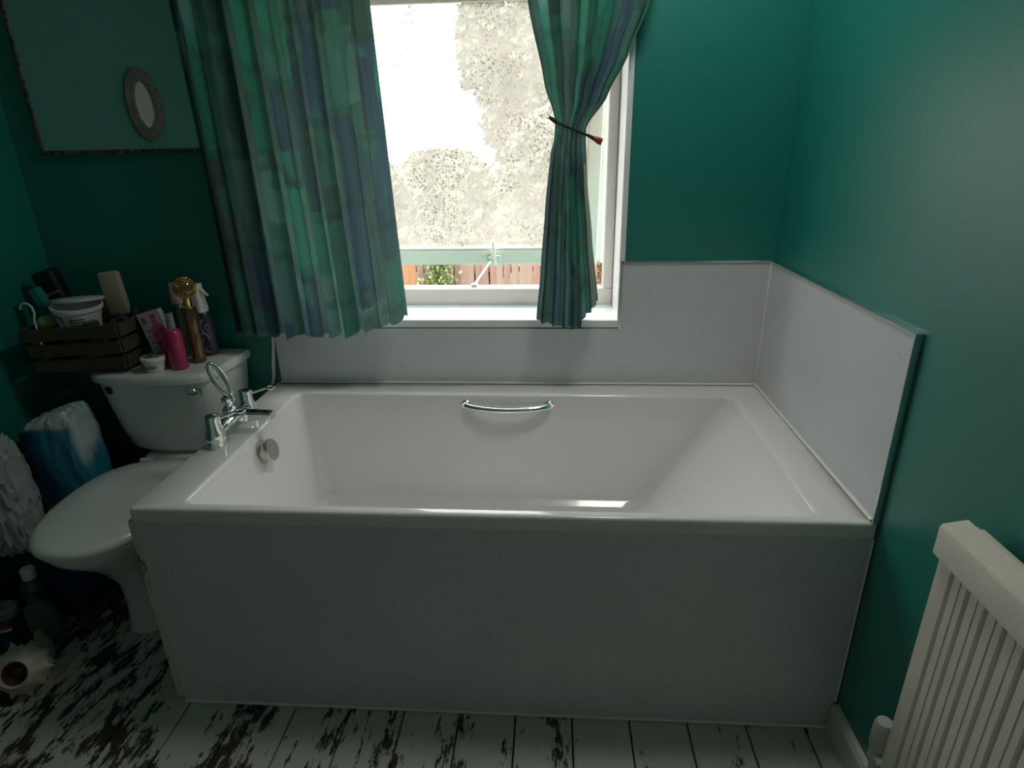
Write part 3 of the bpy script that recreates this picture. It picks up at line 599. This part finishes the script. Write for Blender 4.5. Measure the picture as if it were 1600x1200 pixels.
# printed carton leaning on the crate
pc = thing('printed_carton', 'pale printed carton with a pink bottle picture leaning on the crate', 'box', (-1.950, -.190, ZT+.010), lean(-5, -16, 4))
B().box((0, 0, .088), (.078, .022, .176), .002).obj('box', pm('pale_grey_card', (.42, .40, .40), .6), pc, None, False)
pb_ = B(); pb_.loft([[(x_, y_, z_) for x_, z_ in ((-.012, .008), (.036, .008), (.036, .105), (.030, .125), (.020, .132), (.020, .165), (.004, .165), (.004, .132), (-.008, .125), (-.012, .105))] for y_ in (-.0114, -.0122)]); pb_.obj('bottle_picture', mat_two('pink_printed_picture', (.42, .02, .11), (.55, .12, .22), 40, .5, .1), pc, None, False)
tm = text_mesh('B', .030); tm.transform(Matrix.Translation((-.022, -.0118, .150)) @ Matrix.Rotation(PI/2, 4, 'X')); link_mesh('lettering', tm, ink2, pc, False)
for k, (xa, wd) in enumerate(((-.030, .022), (-.032, .016), (-.030, .024), (-.031, .014), (-.030, .020))): B().b2(xa, xa+wd, -.0118, -.011, .115-.020*k, .121-.020*k).obj('print_line', ink, pc, None, False)

# ------------------------------------------------------------------ things on the floor beside the toilet
def crumple(b_dims, seed, amp, sub=5, power=3.2):
    bm = bmesh.new(); bmesh.ops.create_cube(bm, size=2); bmesh.ops.subdivide_edges(bm, edges=bm.edges, cuts=18, use_grid_fill=True)
    for v in bm.verts:
        p = v.co.copy(); n_ = (abs(p.x)**power+abs(p.y)**power+abs(p.z)**power)**(1/power); p = p/n_
        q = p*2.2+Vector((seed, seed*1.7, 0)); d = abs(noise.noise(q*1.3))*1.2+abs(noise.noise(q*3.1))*.7+abs(noise.noise(q*7))*.3
        p *= 1-amp*d
        v.co = Vector((p.x*b_dims[0], p.y*b_dims[1], p.z*b_dims[2]))
    me = bpy.data.meshes.new('crumpled'); bm.to_mesh(me); bm.free(); me.polygons.foreach_set('use_smooth', [True]*len(me.polygons)); me.set_sharp_from_angle(angle=math.radians(38)); return me
navy = pm('navy_storage_box', (.012, .035, .085), .45)
sb = thing('storage_box', 'dark navy storage box on the floor beside the toilet pan', 'box', (-2.29, -.37, 0))
B().b2(-2.405, -2.178, -.545, -.17, .001, .215, .01, 2).obj('box', navy, sb, 40)
B().b2(-2.412, -2.170, -.552, -.163, .215, .232, .005, 2).obj('lid', pm('dark_slate_lid', (.03, .045, .055), .45), sb, 40)
B().b2(-2.176, -2.166, -.60, -.20, .001, .030, .002).obj('base_strip', pm('grey_slate_strip', (.10, .11, .12), .6), sb)
def mat_pack():
    n = N('blue_and_white_printed_wrap'); p = n.objc(); s_ = n('SeparateXYZ', {0: p})
    d = n.math('ADD', s_.outputs[0], n.math('MULTIPLY', n.noise(p, 7, 2), .05))
    wave = n.math('ADD', d, n.math('MULTIPLY', n.math('SINE', n.math('MULTIPLY', s_.outputs[2], 14)), .03))
    v = n('TexVoronoi', {'Vector': p, 'Scale': 7.0}); blob = n('MapRange', {'Value': v.outputs['Distance'], 1: .42, 2: .46}).outputs[0]
    c = n.ramp(n('MapRange', {'Value': wave, 1: -.12, 2: .16}).outputs[0], [(0, (.45, .52, .52)), (.30, (.0, .06, .16)), (.46, (.0, .09, .20)), (.50, (.01, .20, .32)), (.86, (.02, .22, .33)), (.93, (.50, .58, .58))])
    z = n('MapRange', {'Value': n.math('ADD', s_.outputs[2], n.math('MULTIPLY', n.noise(p, 5, 3), .12)), 1: .205, 2: .22}).outputs[0]
    c = n.mix(z, c, (.40, .50, .50)); z2 = n('MapRange', {'Value': n.math('ADD', s_.outputs[2], n.math('MULTIPLY', n.noise(p, 8, 3), .1)), 1: -.10, 2: -.08, 3: 1, 4: 0}).outputs[0]
    c = n.mix(n.math('MULTIPLY', z2, blob), c, (.42, .48, .48))
    return n.done(n.principled(Base_Color=c, Roughness=.28, Normal=n.bump(n.noise(p, 22, 4), .35, .01)))
pm_ = crumple((.090, .074, .200), 3.3, .09, power=7)
for v in pm_.vertices: v.co.z += .28*v.co.x*max(0, v.co.z/.2)
pk_ = link_mesh('toilet_roll_pack', pm_, mat_pack()); pk_.location = (-2.268, -.340, .438); pk_.rotation_euler = lean(0, -3, 8); tag(pk_, 'blue and white plastic-wrapped toilet roll pack stacked on the navy box', 'toilet roll pack')
n_ = N('crumpled_white_plastic'); c_ = n_.mix(n_.noise(n_.objc(), 6, 4), (.36, .42, .41), (.62, .66, .64))
M['bag'] = n_.done(n_('MixShader', {0: .25, 1: n_.principled(Base_Color=c_, Roughness=.3, Normal=n_.bump(n_.noise(n_.objc(), 16, 5), .6, .02)), 2: n_('BsdfTranslucent', {'Color': (.5, .55, .54, 1)}).outputs[0]}).outputs[0])
bgm = link_mesh('plastic_bag', crumple((.090, .078, .215), 8.1, .26, power=3.2), M['bag']); bgm.location = (-2.350, -.530, .450); bgm.rotation_euler = lean(-4, -6, 20); tag(bgm, 'crumpled white plastic bag on the navy box in front of the roll pack', 'plastic bag')
sb2 = thing('bottle', 'dark bottle with a red and white label and grey cap on the floor', 'bottle', (-2.308, -.676, 0), lean(0, 0))
B().lathe([(.038, .001), (.042, .008), (.042, .110), (.034, .128), (.020, .134)], (0, 0, 0), 24, 1, .85).obj('body', pm('dark_indigo_plastic', (.015, .015, .03), .3), sb2, 40, False)
B().lathe([(.036, .128), (.040, .132), (.040, .152), (.030, .160)], (0, 0, 0), 24, 1, .85).obj('cap', pm('grey_cap', (.20, .22, .21), .5), sb2, 40, False)
def wrap2(r, z0, z1, a0, a1, off=.0006, n=10, tilt=0):
    b = B(); A = [math.radians(a0+(a1-a0)*k/n) for k in range(n+1)]
    b.loft([[((r+off)*math.cos(a), (r+off)*.85*math.sin(a), z+tilt*k/n) for k, a in enumerate(A)] for z in (z0, z1)], False, False, False); return b
wrap2(.042, .100, .110, -100, -40, .0008, 10, 0).obj('red_band', M['red'], sb2, None, False); wrap2(.042, .094, .100, -105, -40, .0012).obj('white_band', M['seal'], sb2, None, False)
wrap2(.042, .045, .062, -85, -45, .0008).obj('blue_badge', pm('indigo_badge', (.06, .06, .20), .4), sb2, None, False)
wb = thing('bottle', 'grey bottle with a white screw cap behind the dark labelled bottle', 'bottle', (-2.282, -.590, 0))
B().lathe([(.030, .001), (.033, .006), (.033, .160), (.020, .190), (.013, .195)], (0, 0, 0), 20).obj('body', pm('slate_grey_plastic', (.06, .08, .075), .35), wb, 40, False)
B().lathe([(.018, .192), (.019, .194), (.019, .225), (.016, .228)], (0, 0, 0), 20).obj('cap', M['seal'], wb, 40, False)
fb_ = thing('flask', 'flat blue-grey rounded bottle leaning on the navy box', 'bottle', (-2.198, -.650, .004), lean(-8, -14, 20))
b = B(); b.loft([[(xx, y_, zz) for xx, zz in [(p[0], p[1]) for p in [(q[0], q[1]) for q in rrect(-.036, .036, 0, .150, .026, 0)]]] for y_ in (-.012, .012)]); bm_ = b.bm; bmesh.ops.bevel(bm_, geom=[e for e in bm_.edges if abs(e.verts[0].co.y-e.verts[1].co.y) < 1e-6], offset=.004, segments=2, affect='EDGES'); b.obj('body', pm('blue_grey_plastic', (.10, .12, .14), .45), fb_, 40, False)
B().b2(-.012, .012, -.008, .008, .150, .166, .003).obj('cap', pm('blue_grey_cap', (.07, .085, .10), .45), fb_, None, False)
sf = B(); sf.loft([[(x_, y_, z_) for x_, z_ in ((-.030, .0), (.022, -.0), (.030, .04), (.012, .085), (.004, .095), (-.008, .070), (-.034, .030))] for y_ in (-.006, .006)]); sf = sf.obj('shell_fragment', M['shell'], None); sf.location = (-2.185, -.715, .004); sf.rotation_euler = lean(-12, -10, 15); tag(sf, 'broken flat piece of seashell propped beside the spiky conch', 'seashell')
wj = thing('bottle', 'pale blue-grey bottle against the left wall behind the conch', 'bottle', (-2.375, -.700, 0))
B().lathe([(.034, .001), (.037, .006), (.037, .15), (.022, .18), (.016, .185)], (0, 0, 0), 20).obj('body', pm('pale_blue_grey_plastic', (.14, .19, .19), .4), wj, 40, False)
B().lathe([(.020, .183), (.020, .215), (.017, .218)], (0, 0, 0), 18).obj('cap', pm('sage_cap', (.22, .26, .24), .4), wj, 40, False)
# spiky conch
sh = thing('conch_shell', 'large spiky cream conch shell with a dark opening on the floorboards', 'seashell', (-2.150, -.815, .072), lean(0, 0, 0))
def shell_ring(c, r, spike, k0, ax, n=40):
    s_ = ax.orthogonal().normalized(); u_ = ax.cross(s_); out = []
    for i in range(n):
        a = 2*PI*i/n; q = r*(1+spike*max(0, math.cos(10*a+k0))**2); out.append(c+(s_*math.cos(a)+u_*math.sin(a))*q)
    return out
ax = Vector((.25, -.80, .42)).normalized(); c0 = Vector((0, 0, 0))
b = B(); b.loft([shell_ring(c0-ax*.085, .006, 0, 0, ax), shell_ring(c0-ax*.065, .030, .25, .5, ax), shell_ring(c0-ax*.045, .034, .05, .5, ax), shell_ring(c0-ax*.030, .055, .26, 1.0, ax), shell_ring(c0-ax*.012, .052, .08, 1.0, ax), shell_ring(c0+ax*.006, .064, .28, 1.4, ax), shell_ring(c0+ax*.026, .055, .05, 1.4, ax), shell_ring(c0+ax*.038, .045, .12, 1.4, ax), shell_ring(c0+ax*.046, .036, 0, 0, ax), shell_ring(c0+ax*.040, .031, 0, 0, ax)], True, False); b.obj('shell_body', M['shell'], sh, 50, False)
b = B(); b.loft([shell_ring(c0+ax*.041, .032, 0, 0, ax), shell_ring(c0+ax*.020, .026, 0, 0, ax), shell_ring(c0+ax*.002, .010, 0, 0, ax)], False, True); b.obj('mouth', M['shell_in'], sh, 60, False)

# ------------------------------------------------------------------ radiator
RY0, RY1, RZ0, RZ1 = -1.130, -1.95, .20, .760
rd = thing('radiator', 'cream ribbed panel radiator on the teal wall', 'radiator', (-.07, -1.5, .20))
sec = []; y = RY0-.012; pitch = .0398
prof = [(RY0, -.074), (RY0-.030, -.074)]
y = RY0-.030
while y > RY1+.05:
    prof += [(y-.001, -.074), (y-.0035, -.062), (y-.0085, -.062), (y-.011, -.074), (y-.0235, -.074), (y-.0245, -.0752), (y-.0275, -.0752), (y-.0282, -.074)]; y -= pitch
prof += [(RY1, -.074)]
fp = B(); fp.loft([[(x_, y_, z_) for y_, x_ in prof]+[(-.050, RY1, z_), (-.050, RY0, z_)] for z_ in (RZ0, RZ1)]); fp.obj('ribbed_panel', M['radiator'], rd)
# rounded ends of the pressed channels at the top, then back panel and cover strip
B().b2(-.040, -.026, RY1, RY0-.01, RZ0, RZ1-.01, .004).obj('back_panel', M['radiator'], rd)
cp = [(-.064, .744), (-.083, .746), (-.085, .748), (-.085, .797), (-.082, .803), (-.060, .808), (-.044, .811), (-.044, .806), (-.062, .802), (-.080, .797), (-.080, .752)]
tcv = B(); tcv.loft([[(x_, y_, z_) for x_, z_ in cp] for y_ in (RY0+.004, RY1)], True, True); tcv.obj('top_cover', M['radiator'], rd, 35)
B().b2(-.060, -.020, RY1, RY0-.002, .792, .799, .002).obj('top_grille', M['radiator'], rd)
B().b2(-.080, -.024, RY0-.004, RY0+.002, .745, .800, .004).obj('end_cap', M['radiator'], rd)
for yy in (-1.25, -1.80): B().b2(-.027, -.0005, yy-.015, yy+.015, .28, .72).obj('wall_bracket', M['radiator'], rd)
B().tube([(-.060, RY0+.004, .245), (-.060, RY0-.02, .245)], .012, 10).obj('inlet', M['pipe'], rd, 60)
rv = thing('radiator_valve', 'white painted radiator valve and pipe at the foot of the radiator', 'valve', (-.060, -1.085, .0))
B().lathe([(.0165, .262), (.018, .266), (.0185, .290), (.0175, .322), (.014, .329)], (-.060, -1.092, 0), 18).obj('valve_head', M['pipe'], rv, 40)
vb = B(); vb.lathe([(.011, .225), (.015, .232), (.015, .258), (.012, .263)], (-.060, -1.092, 0), 14); vb.tube([(-.060, -1.092, .245), (-.060, -1.124, .245)], [.013, .014], 12); vb.obj('valve_body', M['pipe'], rv, 50)
B().tube([(-.060, -1.092, .226), (-.060, -1.090, .12), (-.060, -1.088, .001)], .0085, 12).obj('pipe', M['pipe'], rv, 60)

# ------------------------------------------------------------------ outside: lawn, fence, climbing plant, trees
GZ = -2.0
lawn = B().b2(-40, 40, .5, 80, GZ-.1, GZ).obj('lawn', mat_two('rough_grass', (.035, .06, .015), (.09, .12, .035), 3, .5, .3, (1, 1, 1), .9)); tag(lawn, 'rough garden lawn beyond the window', 'lawn', kind='structure')
fence = thing('garden_fence', 'weathered red-brown vertical board fence across the garden', 'fence', (-1, 8, GZ))
fm = [mat_two('weathered_fence_board', (.12, .066, .05), (.21, .13, .10), 5, .5, .3, (8, 8, 1), .9), mat_two('greyer_fence_board', (.14, .092, .072), (.23, .16, .125), 6, .5, .3, (8, 8, 1), .9), mat_two('orange_fence_board', (.20, .09, .035), (.27, .14, .07), 6, .5, .3, (8, 8, 1), .9)]
meshes = []
for k in range(3):
    me = B().box((0, 0, .95), (.112, .02, 1.9), .006).mesh(None, 'fence_board'); me.materials.append(fm[k]); meshes.append(me)
for k in range(80):
    xx = -6.4+k*.121; o = link_mesh('fence_board', meshes[random.choice((0, 0, 1, 1)) if k not in (27, 28) else 2], None, fence); o.matrix_parent_inverse = fence.matrix_basis.inverted(); o.location = (xx, 8+random.uniform(-.012, .012), GZ); o.rotation_euler = (0, random.uniform(-.012, .012), 0)
for z_ in (-1.6, -.5): B().b2(-6.5, 3.4, 8.03, 8.08, z_, z_+.09).obj('rail', fm[0], fence)
def leaves(n, fn, size, seed):
    r = random.Random(seed); vs_, fs = [], []
    for _ in range(n):
        p = fn(r); a = Vector((r.uniform(-1, 1), r.uniform(-1, 1), r.uniform(-1, 1))).normalized(); b_ = a.orthogonal().normalized()*size*r.uniform(.5, 1.2); a = a*size*r.uniform(.5, 1.2)*.6
        i = len(vs_); vs_ += [p-b_, p+a, p+b_, p-a]; fs.append((i, i+1, i+2, i+3))
    me = bpy.data.meshes.new('foliage'); me.from_pydata([tuple(v) for v in vs_], [], fs); return me
leafm = mat_two('ivy_leaves', (.05, .085, .02), (.16, .20, .06), 6, .5, .3, (1, 1, 1), .6); leafd = mat_two('tree_leaves', (.03, .036, .02), (.07, .08, .045), 2, .5, .3, (1, 1, 1), .7); barkm = mat_two('bark', (.05, .04, .03), (.12, .10, .08), 8, .5, .2, (1, 1, .3), .9, .5)
iv = thing('climbing_plant', 'green climbing plant spilling down the garden fence', 'plant', (-2.55, 7.85, GZ))
link_mesh('foliage', leaves(1500, lambda r: Vector((-2.55+r.gauss(0, .13), 7.80+r.uniform(-.08,.08), r.uniform(-1.6, .0))), .045, 3), leafm, iv)
B().tube([(-2.58, 7.86, GZ), (-2.52, 7.84, -1.2), (-2.56, 7.86, -.2)], .02, 8).obj('stem', barkm, iv, 60)
def tree(label, x, y, base_r, cz, rx, rz, n, seed, size=.22):
    t = thing('tree', label, 'tree', (x, y, GZ), group=None)
    def fn(r):
        while True:
            v = Vector((r.uniform(-1, 1), r.uniform(-1, 1), r.uniform(-1, 1)))
            if v.length < 1 and noise.noise(v*2.3+Vector((seed, 0, 0))) > -.12: return Vector((x+v.x*rx, y+v.y*rx*.8, cz+v.z*rz))
    link_mesh('crown', leaves(n, fn, size, seed), leafd, t)
    b = B(); b.tube([(x, y, GZ), (x+.1, y, (GZ+cz)/2), (x, y, cz)], [base_r, base_r*.8, base_r*.4], 10)
    for k in range(5):
        a = k*1.3+seed; b.tube([(x, y, cz-rz*.5), (x+rx*.35*math.cos(a), y+rx*.3*math.sin(a), cz), (x+rx*.6*math.cos(a), y+rx*.5*math.sin(a), cz+rz*.5)], [base_r*.4, base_r*.25, base_r*.08], 7)
    b.obj('trunk', barkm, t, 60)
tree('tall thin tree beyond the fence, behind the tied curtain', -1.7, 24, .22, 5.6, 2.7, 5.0, 6500, 5, .3)
tree('low rounded tree beyond the orange boards of the fence', -7.2, 15.0, .16, .1, 2.7, 1.6, 5200, 11, .2)
tree('broad dark bush directly behind the fence', -2.9, 11.0, .18, -.1, 1.55, 1.55, 6500, 17, .16)
tree('bushy tree behind the fence right of the broad dark bush', -.2, 14.2, .18, .5, 1.9, 2.0, 6500, 23, .16)
